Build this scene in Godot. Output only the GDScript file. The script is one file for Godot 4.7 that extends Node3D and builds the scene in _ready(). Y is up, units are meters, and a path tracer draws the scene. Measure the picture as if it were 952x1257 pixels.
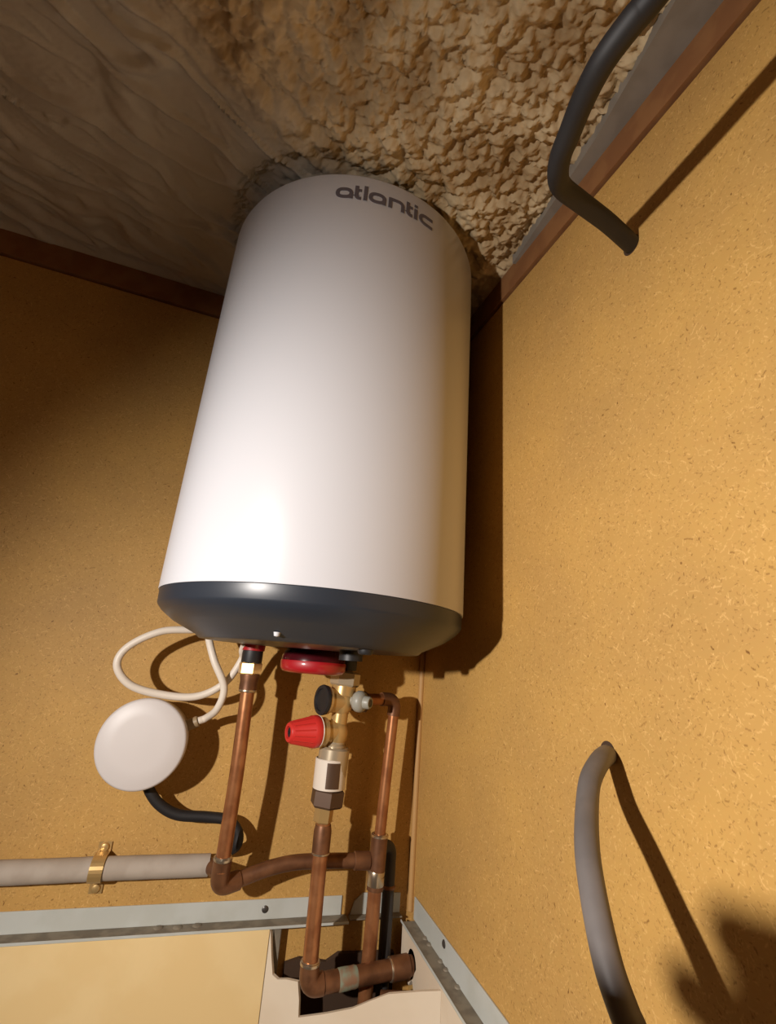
extends Node3D

const UPV := Vector3.UP
var M := {}
var used := {}

# ---------------------------------------------------------------- naming
func numbered(called: String, parent: Node) -> String:
	var key := str(parent.get_instance_id()) + called
	var n: int = used.get(key, 0)
	used[key] = n + 1
	return called if n == 0 else "%s_%03d" % [called, n]

func thing(called: String, label: String, category: String, at := Vector3.ZERO, group := "") -> Node3D:
	var o := Node3D.new()
	o.name = numbered(called, self)
	add_child(o, true)
	o.position = at
	tag(o, label, category, group)
	return o

func tag(o: Node, label := "", category := "", group := "", kind := "") -> void:
	if label: o.set_meta("label", label)
	if category: o.set_meta("category", category)
	if group: o.set_meta("group", group)
	if kind: o.set_meta("kind", kind)

# commits a SurfaceTool drawn in world coordinates under a parent that may stand anywhere
func part(called: String, st: SurfaceTool, m: Material, parent: Node3D = self) -> MeshInstance3D:
	var o := MeshInstance3D.new()
	o.name = numbered(called, parent)
	o.mesh = st.commit()
	o.material_override = m
	parent.add_child(o, true)
	var base := Vector3.ZERO
	var q: Node = parent
	while q != self:
		base += (q as Node3D).position
		q = q.get_parent()
	o.position = -base
	return o

func struct(called: String, st: SurfaceTool, m: Material, label: String, category: String) -> MeshInstance3D:
	var o := part(called, st, m)
	tag(o, label, category, "", "structure")
	return o

# ---------------------------------------------------------------- mesh helpers
func mb() -> SurfaceTool:
	var st := SurfaceTool.new()
	st.begin(Mesh.PRIMITIVE_TRIANGLES)
	return st

func tri(st: SurfaceTool, a: Vector3, b: Vector3, c: Vector3, na: Vector3, nb: Vector3, nc: Vector3) -> void:
	if (b - a).cross(c - a).dot(na + nb + nc) > 0.0:
		var t := b; b = c; c = t
		t = nb; nb = nc; nc = t
	st.set_normal(na); st.add_vertex(a)
	st.set_normal(nb); st.add_vertex(b)
	st.set_normal(nc); st.add_vertex(c)

func quad(st: SurfaceTool, a: Vector3, b: Vector3, c: Vector3, d: Vector3, n: Vector3) -> void:
	tri(st, a, b, c, n, n, n)
	tri(st, a, c, d, n, n, n)

func smooth_quad(st: SurfaceTool, a: Vector3, b: Vector3, c: Vector3, d: Vector3, na: Vector3, nb: Vector3, nc: Vector3, nd: Vector3) -> void:
	tri(st, a, b, c, na, nb, nc)
	tri(st, a, c, d, na, nc, nd)

func frame_for(axis: Vector3) -> Basis:
	var y := axis.normalized()
	var ref := Vector3.FORWARD if absf(y.z) < 0.8 else Vector3.RIGHT
	var x := ref.cross(y).normalized()
	return Basis(x, y, x.cross(y))

# turned profile: points (radius, height along the axis) from `at`
func lathe(st: SurfaceTool, prof: Array, at: Vector3, axis := Vector3.UP, seg := 32, flat := false, phase := 0.0) -> void:
	var b := frame_for(axis)
	var n := prof.size()
	var en := []
	for i in n - 1:
		var d: Vector2 = prof[i + 1] - prof[i]
		en.append(Vector2(d.y, -d.x).normalized())
	var rev := 0.0
	for i in n - 1:
		rev += (prof[i].x + prof[i + 1].x) * (prof[i + 1].y - prof[i].y)
	var sgn := 1.0 if rev >= 0.0 else -1.0
	for i in n - 1:
		var n0: Vector2 = en[i]
		var n1: Vector2 = en[i]
		if not flat:
			if i > 0 and en[i - 1].dot(en[i]) > 0.75: n0 = (en[i - 1] + en[i]).normalized()
			if i < n - 2 and en[i + 1].dot(en[i]) > 0.75: n1 = (en[i + 1] + en[i]).normalized()
		n0 *= sgn; n1 *= sgn
		var p0: Vector2 = prof[i]
		var p1: Vector2 = prof[i + 1]
		if p0.distance_to(p1) < 1e-7: continue
		for k in seg:
			var a0 := phase + TAU * k / seg
			var a1 := phase + TAU * (k + 1) / seg
			var d0 := b.x * cos(a0) + b.z * sin(a0)
			var d1 := b.x * cos(a1) + b.z * sin(a1)
			var m0 := d0
			var m1 := d1
			if flat:
				m0 = (d0 + d1).normalized(); m1 = m0
			var va := at + d0 * p0.x + b.y * p0.y
			var vb := at + d1 * p0.x + b.y * p0.y
			var vc := at + d1 * p1.x + b.y * p1.y
			var vd := at + d0 * p1.x + b.y * p1.y
			var na := (m0 * n0.x + b.y * n0.y).normalized()
			var nb := (m1 * n0.x + b.y * n0.y).normalized()
			var nc := (m1 * n1.x + b.y * n1.y).normalized()
			var nd := (m0 * n1.x + b.y * n1.y).normalized()
			if p0.x < 1e-6: tri(st, va, vc, vd, na, nc, nd)
			elif p1.x < 1e-6: tri(st, va, vb, vc, na, nb, nc)
			else: smooth_quad(st, va, vb, vc, vd, na, nb, nc, nd)

func rod(st: SurfaceTool, a: Vector3, b: Vector3, r: float, bev := 0.0008, seg := 28) -> void:
	var h := a.distance_to(b)
	var e := minf(bev, r * 0.5)
	lathe(st, [Vector2(0, 0), Vector2(r - e, 0), Vector2(r, e), Vector2(r, h - e), Vector2(r - e, h), Vector2(0, h)], a, b - a, seg)

func hex(st: SurfaceTool, a: Vector3, b: Vector3, r: float, phase := 0.3) -> void:
	var h := a.distance_to(b)
	var e := r * 0.12
	lathe(st, [Vector2(0, 0), Vector2(r - e, 0), Vector2(r, e), Vector2(r, h - e), Vector2(r - e, h), Vector2(0, h)], a, b - a, 6, true, phase)

func spline(pts: Array, per := 10) -> PackedVector3Array:
	var out := PackedVector3Array()
	for i in pts.size() - 1:
		var p0: Vector3 = pts[i - 1] if i > 0 else pts[i] * 2.0 - pts[i + 1]
		var p3: Vector3 = pts[i + 2] if i + 2 < pts.size() else pts[i + 1] * 2.0 - pts[i]
		for k in per:
			out.append((pts[i] as Vector3).cubic_interpolate(pts[i + 1], p0, p3, float(k) / per))
	out.append(pts[-1])
	return out

# polyline with rounded corners
func bent(pts: Array, r: float, per := 8) -> PackedVector3Array:
	var out := PackedVector3Array([pts[0]])
	for i in range(1, pts.size() - 1):
		var a: Vector3 = (pts[i - 1] - pts[i]).normalized()
		var c: Vector3 = (pts[i + 1] - pts[i]).normalized()
		var s: Vector3 = pts[i] + a * r
		var e: Vector3 = pts[i] + c * r
		for k in per + 1:
			var t := float(k) / per
			out.append(s.lerp(pts[i], t).lerp((pts[i] as Vector3).lerp(e, t), t))
	out.append(pts[-1])
	return out

func tube(st: SurfaceTool, path: PackedVector3Array, r: float, seg := 20, wob := 0.0) -> void:
	var n := path.size()
	var t0 := (path[1] - path[0]).normalized()
	var x := frame_for(t0).x
	var rings := []
	for i in n:
		var t := (path[mini(i + 1, n - 1)] - path[maxi(i - 1, 0)]).normalized()
		x = (x - t * x.dot(t)).normalized()
		var z := x.cross(t)
		var ring := []
		var rr := r * (1.0 + wob * sin(i * 1.7) * sin(i * 0.43))
		for k in seg:
			var a := TAU * k / seg
			var d := x * cos(a) + z * sin(a)
			ring.append([path[i] + d * rr, d])
		rings.append(ring)
	for i in n - 1:
		for k in seg:
			var a = rings[i][k]; var b = rings[i][(k + 1) % seg]
			var c = rings[i + 1][(k + 1) % seg]; var d = rings[i + 1][k]
			smooth_quad(st, a[0], b[0], c[0], d[0], a[1], b[1], c[1], d[1])
	for e in [[0, -t0], [n - 1, (path[n - 1] - path[n - 2]).normalized()]]:
		var ring: Array = rings[e[0]]
		for k in seg:
			tri(st, path[e[0]], ring[k][0], ring[(k + 1) % seg][0], e[1], e[1], e[1])

# chamfered box spanning lo..hi in the frame b placed at o
func box(st: SurfaceTool, lo: Vector3, hi: Vector3, bev := 0.0, o := Vector3.ZERO, b := Basis.IDENTITY) -> void:
	var c := (lo + hi) / 2.0
	var h := (hi - lo) / 2.0
	bev = minf(bev, minf(h.x, minf(h.y, h.z)) * 0.9)
	for ax in 3:
		var u := (ax + 1) % 3
		var v := (ax + 2) % 3
		for s in [-1.0, 1.0]:
			var q := []
			for k in [[-1, -1], [1, -1], [1, 1], [-1, 1]]:
				var p := Vector3.ZERO
				p[ax] = s * h[ax]; p[u] = k[0] * (h[u] - bev); p[v] = k[1] * (h[v] - bev)
				q.append(o + b * (c + p))
			var nn := Vector3.ZERO
			nn[ax] = s
			quad(st, q[0], q[1], q[2], q[3], b * nn)
			if bev > 0.0:
				for s2 in [-1.0, 1.0]:
					var q2 := []
					for k in [[0, -1], [0, 1], [1, 1], [1, -1]]:
						var p := Vector3.ZERO
						p[ax] = s * (h[ax] - (bev if k[0] else 0.0)); p[u] = s2 * (h[u] - (0.0 if k[0] else bev)); p[v] = k[1] * (h[v] - bev)
						q2.append(o + b * (c + p))
					var n2 := Vector3.ZERO
					n2[ax] = s; n2[u] = s2
					quad(st, q2[0], q2[1], q2[2], q2[3], b * n2.normalized())
	if bev > 0.0:
		for sx in [-1.0, 1.0]:
			for sy in [-1.0, 1.0]:
				for sz in [-1.0, 1.0]:
					var s := Vector3(sx, sy, sz)
					var pts := []
					for ax in 3:
						var p := s * (h - Vector3.ONE * bev)
						p[ax] = s[ax] * h[ax]
						pts.append(o + b * (c + p))
					var nn := b * s.normalized()
					tri(st, pts[0], pts[1], pts[2], nn, nn, nn)

# polygon (2D, in plane origin o with axes u,v) given depth d along w
func slab(st: SurfaceTool, poly: PackedVector2Array, o: Vector3, u: Vector3, v: Vector3, w: Vector3, d: float) -> void:
	var idx := Geometry2D.triangulate_polygon(poly)
	for i in range(0, idx.size(), 3):
		for s in [0, 1]:
			var q := []
			for k in 3:
				var p: Vector2 = poly[idx[i + k]]
				q.append(o + u * p.x + v * p.y + w * (d * s))
			var nn := w if s else -w
			tri(st, q[0], q[1], q[2], nn, nn, nn)
	var ccw := not Geometry2D.is_polygon_clockwise(poly)
	for i in poly.size():
		var a := poly[i]
		var b := poly[(i + 1) % poly.size()]
		var e := (b - a).normalized()
		var n2 := Vector2(e.y, -e.x) if ccw else Vector2(-e.y, e.x)
		var nn := (u * n2.x + v * n2.y).normalized()
		var pa := o + u * a.x + v * a.y
		var pb := o + u * b.x + v * b.y
		quad(st, pa, pb, pb + w * d, pa + w * d, nn)

# ---------------------------------------------------------------- materials
func std(c: Color, rough := 0.5, metal := 0.0) -> StandardMaterial3D:
	var m := StandardMaterial3D.new()
	m.albedo_color = c
	m.roughness = rough
	m.metallic = metal
	return m

func chipboard(base: Color, seed_: int) -> StandardMaterial3D:
	var rng := RandomNumberGenerator.new()
	rng.seed = seed_
	var S := 1400
	var big := FastNoiseLite.new()
	big.seed = seed_; big.frequency = 0.012; big.fractal_octaves = 4
	var im := Image.create(S, S, false, Image.FORMAT_RGB8)
	var small := 350
	var lo := Image.create(small, small, false, Image.FORMAT_RGB8)
	var nimg := big.get_seamless_image(small, small, false, false, 0.2)
	for y in small:
		for x in small:
			var v := nimg.get_pixel(x, y).r - 0.5
			var f := 1.0 + v * 0.09
			lo.set_pixel(x, y, Color(base.r * f, base.g * f, base.b * (f - v * 0.05)))
	lo.resize(S, S, Image.INTERPOLATE_BILINEAR)
	im.blit_rect(lo, Rect2i(0, 0, S, S), Vector2i.ZERO)
	# dense fine flakes, then fewer larger ones
	for pass_ in 4:
		var count: int = [70000, 16000, 2400, 700][pass_]
		for i in count:
			var ln: float = [rng.randf_range(1.5, 5), rng.randf_range(3, 7), rng.randf_range(8, 16), rng.randf_range(2, 6)][pass_]
			var a := rng.randf() * TAU
			var x := rng.randf() * S
			var y := rng.randf() * S
			var curl := rng.randf_range(-0.10, 0.10)
			var lighter: bool = rng.randf() < [0.6, 0.72, 0.95, 0.0][pass_]
			var k: float = rng.randf_range(0.2, 0.6) * [0.7, 0.7, 0.7, 1.3][pass_]
			var target := Color(base.r * 1.24, base.g * 1.30, base.b * 1.5) if lighter else Color(base.r * 0.55, base.g * 0.46, base.b * 0.38)
			var wide: int = 1 if pass_ == 0 or rng.randf() < 0.4 else 2
			if pass_ == 3: wide = 1 + rng.randi() % 3
			for s in int(ln):
				for w in wide:
					var px := posmod(int(x), S)
					var py := posmod(int(y) + w, S)
					im.set_pixel(px, py, im.get_pixel(px, py).lerp(target, k))
				x += cos(a); y += sin(a); a += curl
	im.generate_mipmaps()
	var m := std(Color.WHITE, 0.58)
	m.albedo_texture = ImageTexture.create_from_image(im)
	m.uv1_triplanar = true
	m.uv1_world_triplanar = true
	m.uv1_triplanar_sharpness = 20.0
	m.uv1_scale = Vector3.ONE * 1.35
	m.metallic_specular = 0.35
	return m

func mottled(c0: Color, c1: Color, scale: float, rough := 0.5, metal := 0.0, freq := 0.02, bumps := 0.0) -> StandardMaterial3D:
	var m := std(Color.WHITE, rough, metal)
	var nz := FastNoiseLite.new()
	nz.seed = 5; nz.frequency = freq; nz.fractal_octaves = 5
	var im := nz.get_seamless_image(256, 256, false, false, 0.2)
	var out := Image.create(256, 256, false, Image.FORMAT_RGB8)
	for y in 256:
		for x in 256:
			out.set_pixel(x, y, c0.lerp(c1, smoothstep(0.25, 0.75, im.get_pixel(x, y).r)))
	m.albedo_texture = ImageTexture.create_from_image(out)
	m.uv1_triplanar = true
	m.uv1_world_triplanar = true
	m.uv1_scale = Vector3.ONE * scale
	if bumps > 0.0:
		m.normal_enabled = true
		var nt := im.duplicate() as Image
		nt.convert(Image.FORMAT_RGBA8)
		nt.bump_map_to_normal_map(bumps)
		m.normal_texture = ImageTexture.create_from_image(nt)
	return m

func materials() -> void:
	M.board = chipboard(Color8(193, 151, 85), 11)
	M.batten = mottled(Color8(150, 104, 62), Color8(138, 92, 54), 4.0, 0.7)
	M.white = std(Color8(201, 201, 205), 0.32)
	M.white.clearcoat_enabled = true
	M.white.clearcoat = 0.1
	M.white.metallic_specular = 0.35
	M.white.clearcoat_roughness = 0.2
	M.logo = std(Color8(92, 86, 92), 0.5)
	M.cap = std(Color8(42, 47, 55), 0.36)
	M.black = std(Color8(34, 33, 34), 0.5)
	M.dark = std(Color8(52, 48, 46), 0.55)
	M.red_gloss = std(Color8(170, 10, 24), 0.15)
	M.red_gloss.clearcoat_enabled = true
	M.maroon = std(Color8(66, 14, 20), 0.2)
	M.red = std(Color8(206, 50, 44), 0.4)
	M.copper = mottled(Color8(184, 126, 82), Color8(158, 102, 64), 7.0, 0.36, 0.6, 0.02)
	M.copper_dark = mottled(Color8(134, 92, 62), Color8(108, 72, 48), 7.0, 0.45, 0.5, 0.02)
	M.verdigris = mottled(Color8(128, 142, 122), Color8(136, 100, 74), 7.0, 0.8, 0.0, 0.03)
	M.solder = std(Color8(206, 190, 164), 0.28, 0.9)
	M.brass = std(Color8(204, 170, 112), 0.32, 0.55)
	M.nickel = std(Color8(196, 180, 152), 0.3, 0.5)
	M.bronze = std(Color8(92, 70, 54), 0.45, 0.4)
	M.grey_knob = std(Color8(160, 158, 146), 0.4)
	M.cord = std(Color8(226, 214, 198), 0.45)
	M.box = std(Color8(206, 199, 195), 0.42)
	M.box_base = std(Color8(176, 160, 138), 0.5)
	M.gland = std(Color8(150, 128, 96), 0.5)
	M.sleeve = mottled(Color8(176, 164, 150), Color8(166, 153, 138), 5.0, 0.75)
	M.cable = mottled(Color8(33, 31, 31), Color8(28, 26, 27), 5.0, 0.6)
	M.cable_grey = mottled(Color8(116, 110, 107), Color8(102, 97, 95), 5.0, 0.5)
	M.rail = mottled(Color8(200, 204, 198), Color8(193, 196, 188), 3.0, 0.45, 0.1)
	M.flange = mottled(Color8(140, 130, 112), Color8(120, 110, 94), 8.0, 0.7)
	M.cream = mottled(Color8(240, 212, 156), Color8(236, 206, 148), 2.0, 0.45)
	M.pale = mottled(Color8(226, 210, 186), Color8(220, 202, 176), 2.0, 0.5)  # same lining as cream, with the pinker tint of the light in its colour
	M.screw = std(Color8(96, 92, 88), 0.4, 0.7)
	M.foam = std(Color.WHITE, 0.85)
	M.foam.vertex_color_use_as_albedo = true
	M.beam = mottled(Color8(150, 142, 130), Color8(140, 132, 120), 4.0, 0.7)
	M.skin = std(Color8(206, 156, 130), 0.5)
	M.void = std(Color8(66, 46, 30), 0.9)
	M.floor = std(Color8(120, 110, 98), 0.8)
	M.caulk = std(Color8(188, 146, 90), 0.6)

# ---------------------------------------------------------------- setting
const CY := 0.8765
const CX := -0.0458
const CZ := -0.0951
func ceil_y(x: float, z: float) -> float:
	return CY + CX * x + CZ * z

func build_shell() -> void:
	var gl := 0.0465   # from the ceiling down to the top edge of the left board
	var gr := 0.0425
	var st := mb()
	slab(st, PackedVector2Array([Vector2(-1.9, -1.5), Vector2(0.02, -1.5), Vector2(0.02, ceil_y(0.02, 0) - gl), Vector2(-1.9, ceil_y(-1.9, 0) - gl)]), Vector3.ZERO, Vector3.RIGHT, UPV, Vector3.FORWARD, 0.02)
	struct("wall_left", st, M.board, "orange-brown chipboard wall behind the white water heater and its pipes", "wall")
	st = mb()
	slab(st, PackedVector2Array([Vector2(0, -1.5), Vector2(1.9, -1.5), Vector2(1.9, ceil_y(0, 1.9) - gr), Vector2(0, ceil_y(0, 0) - gr)]), Vector3.ZERO, Vector3.BACK, UPV, Vector3.RIGHT, 0.02)
	struct("wall_right", st, M.board, "bright flecked chipboard wall that the two thick cables come out of", "wall")
	# backing behind the joints, far walls and floor
	st = mb()
	box(st, Vector3(-1.95, -1.55, -0.06), Vector3(0.06, 0.99, -0.021))
	box(st, Vector3(0.021, -1.55, -0.06), Vector3(0.06, 0.92, 1.95))
	struct("trim_1", st, M.void, "dark studwork behind the chipboard, seen only in the thin joints", "backing")
	st = mb()
	box(st, Vector3(-1.95, -1.55, 1.9), Vector3(0.06, 0.9, 1.95))
	struct("wall_back", st, M.board, "chipboard wall on the open side of the closet", "wall")
	st = mb()
	box(st, Vector3(-1.95, -1.55, -0.06), Vector3(-1.9, 1.05, 1.95))
	struct("wall_far", st, M.board, "chipboard end wall of the closet", "wall")
	st = mb()
	box(st, Vector3(-1.95, -1.6, -0.06), Vector3(0.06, -1.5, 1.95))
	struct("floor", st, M.floor, "plain grey floor far below the heater", "floor")
	# battens along the top of both walls, lower edge 3.5 mm above the boards
	st = mb()
	strip(st, Vector3(-1.9, ceil_y(-1.9, 0), 0), Vector3(0, ceil_y(0, 0), 0), Vector3.BACK, 0.043, 0.004, 0.02)
	struct("trim_2", st, M.batten, "dark wooden batten between the left chipboard wall and the ceiling", "batten")
	st = mb()
	strip(st, Vector3(0, ceil_y(0, 0.004), 0.004), Vector3(0, ceil_y(0, 1.9), 1.9), Vector3.LEFT, 0.0390, 0.004, 0.02)
	struct("trim_3", st, M.batten, "brown wooden batten between the right chipboard wall and the rough ceiling", "batten")
	# pale bead in the corner of the two boards
	st = mb()
	rod(st, Vector3(-0.003, -0.02, 0.003), Vector3(-0.003, 0.826, 0.003), 0.0042, 0.0005, 12)
	struct("trim_4", st, M.caulk, "thin ochre bead running up the corner between the two chipboard walls", "bead")

func strip(st: SurfaceTool, a: Vector3, b: Vector3, out: Vector3, h: float, proud: float, back: float) -> void:
	var u := b - a
	var o := a - out * back
	var q := [Vector3.ZERO, Vector3.DOWN * h]
	var w := out * (back + proud)
	var n := u.cross(UPV).normalized()
	if n.dot(out) < 0: n = -n
	quad(st, o + w, o + w + u, o + w + u + q[1], o + w + q[1], n)
	quad(st, o, o + u, o + u + q[1], o + q[1], -n)
	quad(st, o + q[1], o + q[1] + u, o + q[1] + u + w, o + q[1] + w, Vector3.DOWN)
	quad(st, o, o + u, o + u + w, o + w, UPV)
	quad(st, o, o + w, o + w + q[1], o + q[1], -u.normalized())
	quad(st, o + u, o + u + w, o + u + w + q[1], o + u + q[1], u.normalized())

var n_cell := FastNoiseLite.new()
var n_big := FastNoiseLite.new()
var n_fine := FastNoiseLite.new()
var n_ridge := FastNoiseLite.new()

func foam_at(x: float, z: float) -> Array:
	var d := (0.1 * x + 0.155 * z - 0.0247) / 0.184
	d += n_big.get_noise_2d(x * 0.6 + 3.0, z * 0.6) * 0.05
	var m := smoothstep(-0.07, 0.06, d)
	var coarse := smoothstep(0.16, 0.0, d)
	# spongy lumps
	var wx := x + n_fine.get_noise_2d(x * 0.5, z * 0.5 + 9.0) * 0.006
	var wz := z + n_fine.get_noise_2d(x * 0.5 + 5.0, z * 0.5) * 0.006
	var c1 := n_cell.get_noise_2d(wx, wz) * 0.5 + 0.5
	var c2 := n_cell.get_noise_2d(wx * 0.55 + 2.0, wz * 0.55) * 0.5 + 0.5
	var lump := lerpf(c1, c2, 0.3 + 0.5 * coarse)
	var fine := n_fine.get_noise_2d(x * 1.6, z * 1.6)
	var undul := n_big.get_noise_2d(x, z)
	var h_foam := smoothstep(0.02, 0.55, lump) * lerpf(0.017, 0.019, coarse) + fine * 0.0040 + undul * 0.006
	# loose membrane with long soft creases
	var u := x * 0.9 - z * 0.43
	var v := x * 0.43 + z * 0.9
	var q1 := n_ridge.get_noise_2d(u * 0.34, v * 1.25 + undul * 0.012)
	var r := 1.0 - sqrt(q1 * q1 + 0.012) + 0.10
	var q2 := n_ridge.get_noise_2d(u * 0.9 + 4.0, v * 2.3)
	var r2 := 1.0 - sqrt(q2 * q2 + 0.012) + 0.10
	var creases := smoothstep(0.80, 1.0, r) * 0.0090 + smoothstep(0.84, 1.0, r2) * 0.0036 * (0.4 + n_big.get_noise_2d(u, v + 2.0))
	var h_film := 0.010 - creases + n_big.get_noise_2d(x * 0.5, z * 0.5 + 7.0) * 0.010 + fine * 0.0006
	var h := lerpf(h_film, h_foam, m)
	# hollow above the heater
	var dist := Vector2(x + 0.2076, z - 0.182).length()
	var hollow := smoothstep(0.184, 0.171, dist + fine * 0.012 + undul * 0.008)
	h = maxf(h, -0.004)
	h = lerpf(h, h + 0.006, hollow) - 0.007 * smoothstep(0.30, 0.20, dist) * smoothstep(0.0, 0.05, minf(-x, z))
	# closes onto the battens
	var edge := smoothstep(0.0, 0.014, minf(-x, z))
	h = lerpf(0.0, h, edge)
	return [h, m, lump, fine, undul]

func build_ceiling() -> void:
	n_cell.seed = 3; n_cell.noise_type = FastNoiseLite.TYPE_CELLULAR; n_cell.frequency = 88.0
	n_cell.cellular_return_type = FastNoiseLite.RETURN_DISTANCE; n_cell.cellular_jitter = 1.0; n_cell.fractal_type = FastNoiseLite.FRACTAL_NONE
	n_big.seed = 8; n_big.frequency = 11.0; n_big.fractal_octaves = 2
	n_fine.seed = 21; n_fine.frequency = 95.0; n_fine.fractal_octaves = 3
	n_ridge.seed = 14; n_ridge.frequency = 12.0; n_ridge.fractal_octaves = 2
	var x0 := -0.86
	var z1 := 0.70
	var step := 0.0026
	var nx := int(-x0 / step) + 1
	var nz := int(z1 / step) + 1
	var pos := PackedVector3Array()
	var col := PackedColorArray()
	var idx := PackedInt32Array()
	pos.resize((nx + 1) * (nz + 1)); col.resize((nx + 1) * (nz + 1))
	var film := Color8(192, 184, 170)
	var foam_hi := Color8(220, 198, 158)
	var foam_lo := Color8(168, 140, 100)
	for j in nz + 1:
		for i in nx + 1:
			var x := x0 + (-x0) * i / nx
			var z := z1 * j / nz
			var f := foam_at(x, z)
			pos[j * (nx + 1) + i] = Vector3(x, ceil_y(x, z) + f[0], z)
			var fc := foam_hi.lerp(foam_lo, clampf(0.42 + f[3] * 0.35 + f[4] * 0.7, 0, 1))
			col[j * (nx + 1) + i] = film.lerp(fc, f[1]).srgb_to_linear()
	var nrm := PackedVector3Array()
	nrm.resize(pos.size())
	for j in nz + 1:
		for i in nx + 1:
			var a := pos[j * (nx + 1) + maxi(i - 1, 0)]
			var b := pos[j * (nx + 1) + mini(i + 1, nx)]
			var c := pos[maxi(j - 1, 0) * (nx + 1) + i]
			var d := pos[mini(j + 1, nz) * (nx + 1) + i]
			var n := (b - a).cross(d - c).normalized()
			nrm[j * (nx + 1) + i] = n if n.y < 0 else -n
	for j in nz:
		for i in nx:
			var a := j * (nx + 1) + i
			var b := a + 1
			var c := a + nx + 2
			var d := a + nx + 1
			idx.append_array(PackedInt32Array([a, c, b, a, d, c]))
	var arr := []
	arr.resize(Mesh.ARRAY_MAX)
	arr[Mesh.ARRAY_VERTEX] = pos; arr[Mesh.ARRAY_NORMAL] = nrm; arr[Mesh.ARRAY_COLOR] = col; arr[Mesh.ARRAY_INDEX] = idx
	var am := ArrayMesh.new()
	am.add_surface_from_arrays(Mesh.PRIMITIVE_TRIANGLES, arr)
	# the rest of the ceiling, and its back
	var st := mb()
	var cuts := [[Vector2(-1.9, 0), Vector2(x0, 1.9)], [Vector2(x0, z1), Vector2(0, 1.9)]]
	st.set_color(film.srgb_to_linear())
	for r in cuts:
		var a: Vector2 = r[0]
		var b: Vector2 = r[1]
		var q := []
		for k in [[a.x, a.y], [b.x, a.y], [b.x, b.y], [a.x, b.y]]:
			q.append(Vector3(k[0], ceil_y(k[0], k[1]) + 0.004, k[1]))
		quad(st, q[0], q[1], q[2], q[3], Vector3.DOWN)
	var top := []
	for k in [[-1.95, -0.06], [0.06, -0.06], [0.06, 1.95], [-1.95, 1.95]]:
		top.append(Vector3(k[0], ceil_y(k[0], k[1]) + 0.06, k[1]))
	quad(st, top[0], top[1], top[2], top[3], UPV)
	st.commit(am)
	var o := MeshInstance3D.new()
	o.name = "ceiling"
	o.mesh = am
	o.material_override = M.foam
	add_child(o, true)
	tag(o, "sloping ceiling of lumpy tan spray foam giving way to a creased brown membrane", "ceiling", "", "structure")
	# smooth grey strip between foam and batten on the right
	var sg := mb()
	var p0 := Vector3(-0.004, ceil_y(0, 0.29) - 0.006, 0.29)
	var p1 := Vector3(-0.004, ceil_y(0, 1.2) - 0.006, 1.2)
	var p2 := Vector3(-0.130, ceil_y(-0.13, 1.2) - 0.008, 1.2)
	var p3 := Vector3(-0.009, ceil_y(-0.009, 0.29) - 0.008, 0.29)
	var mid := Vector3(-0.022, ceil_y(-0.022, 0.47) - 0.008, 0.47)
	var mid2 := Vector3(-0.004, ceil_y(0, 0.47) - 0.006, 0.47)
	quad(sg, p0, mid2, mid, p3, Vector3.DOWN)
	quad(sg, mid2, p1, p2, mid, Vector3.DOWN)
	for e in [[p3, mid], [mid, p2]]:
		quad(sg, e[0], e[1], e[1] + UPV * 0.02, e[0] + UPV * 0.02, Vector3.LEFT)
	struct("trim_5", sg, M.beam, "smooth grey strip of roof between the lumpy foam and the right batten", "roof strip")

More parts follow.
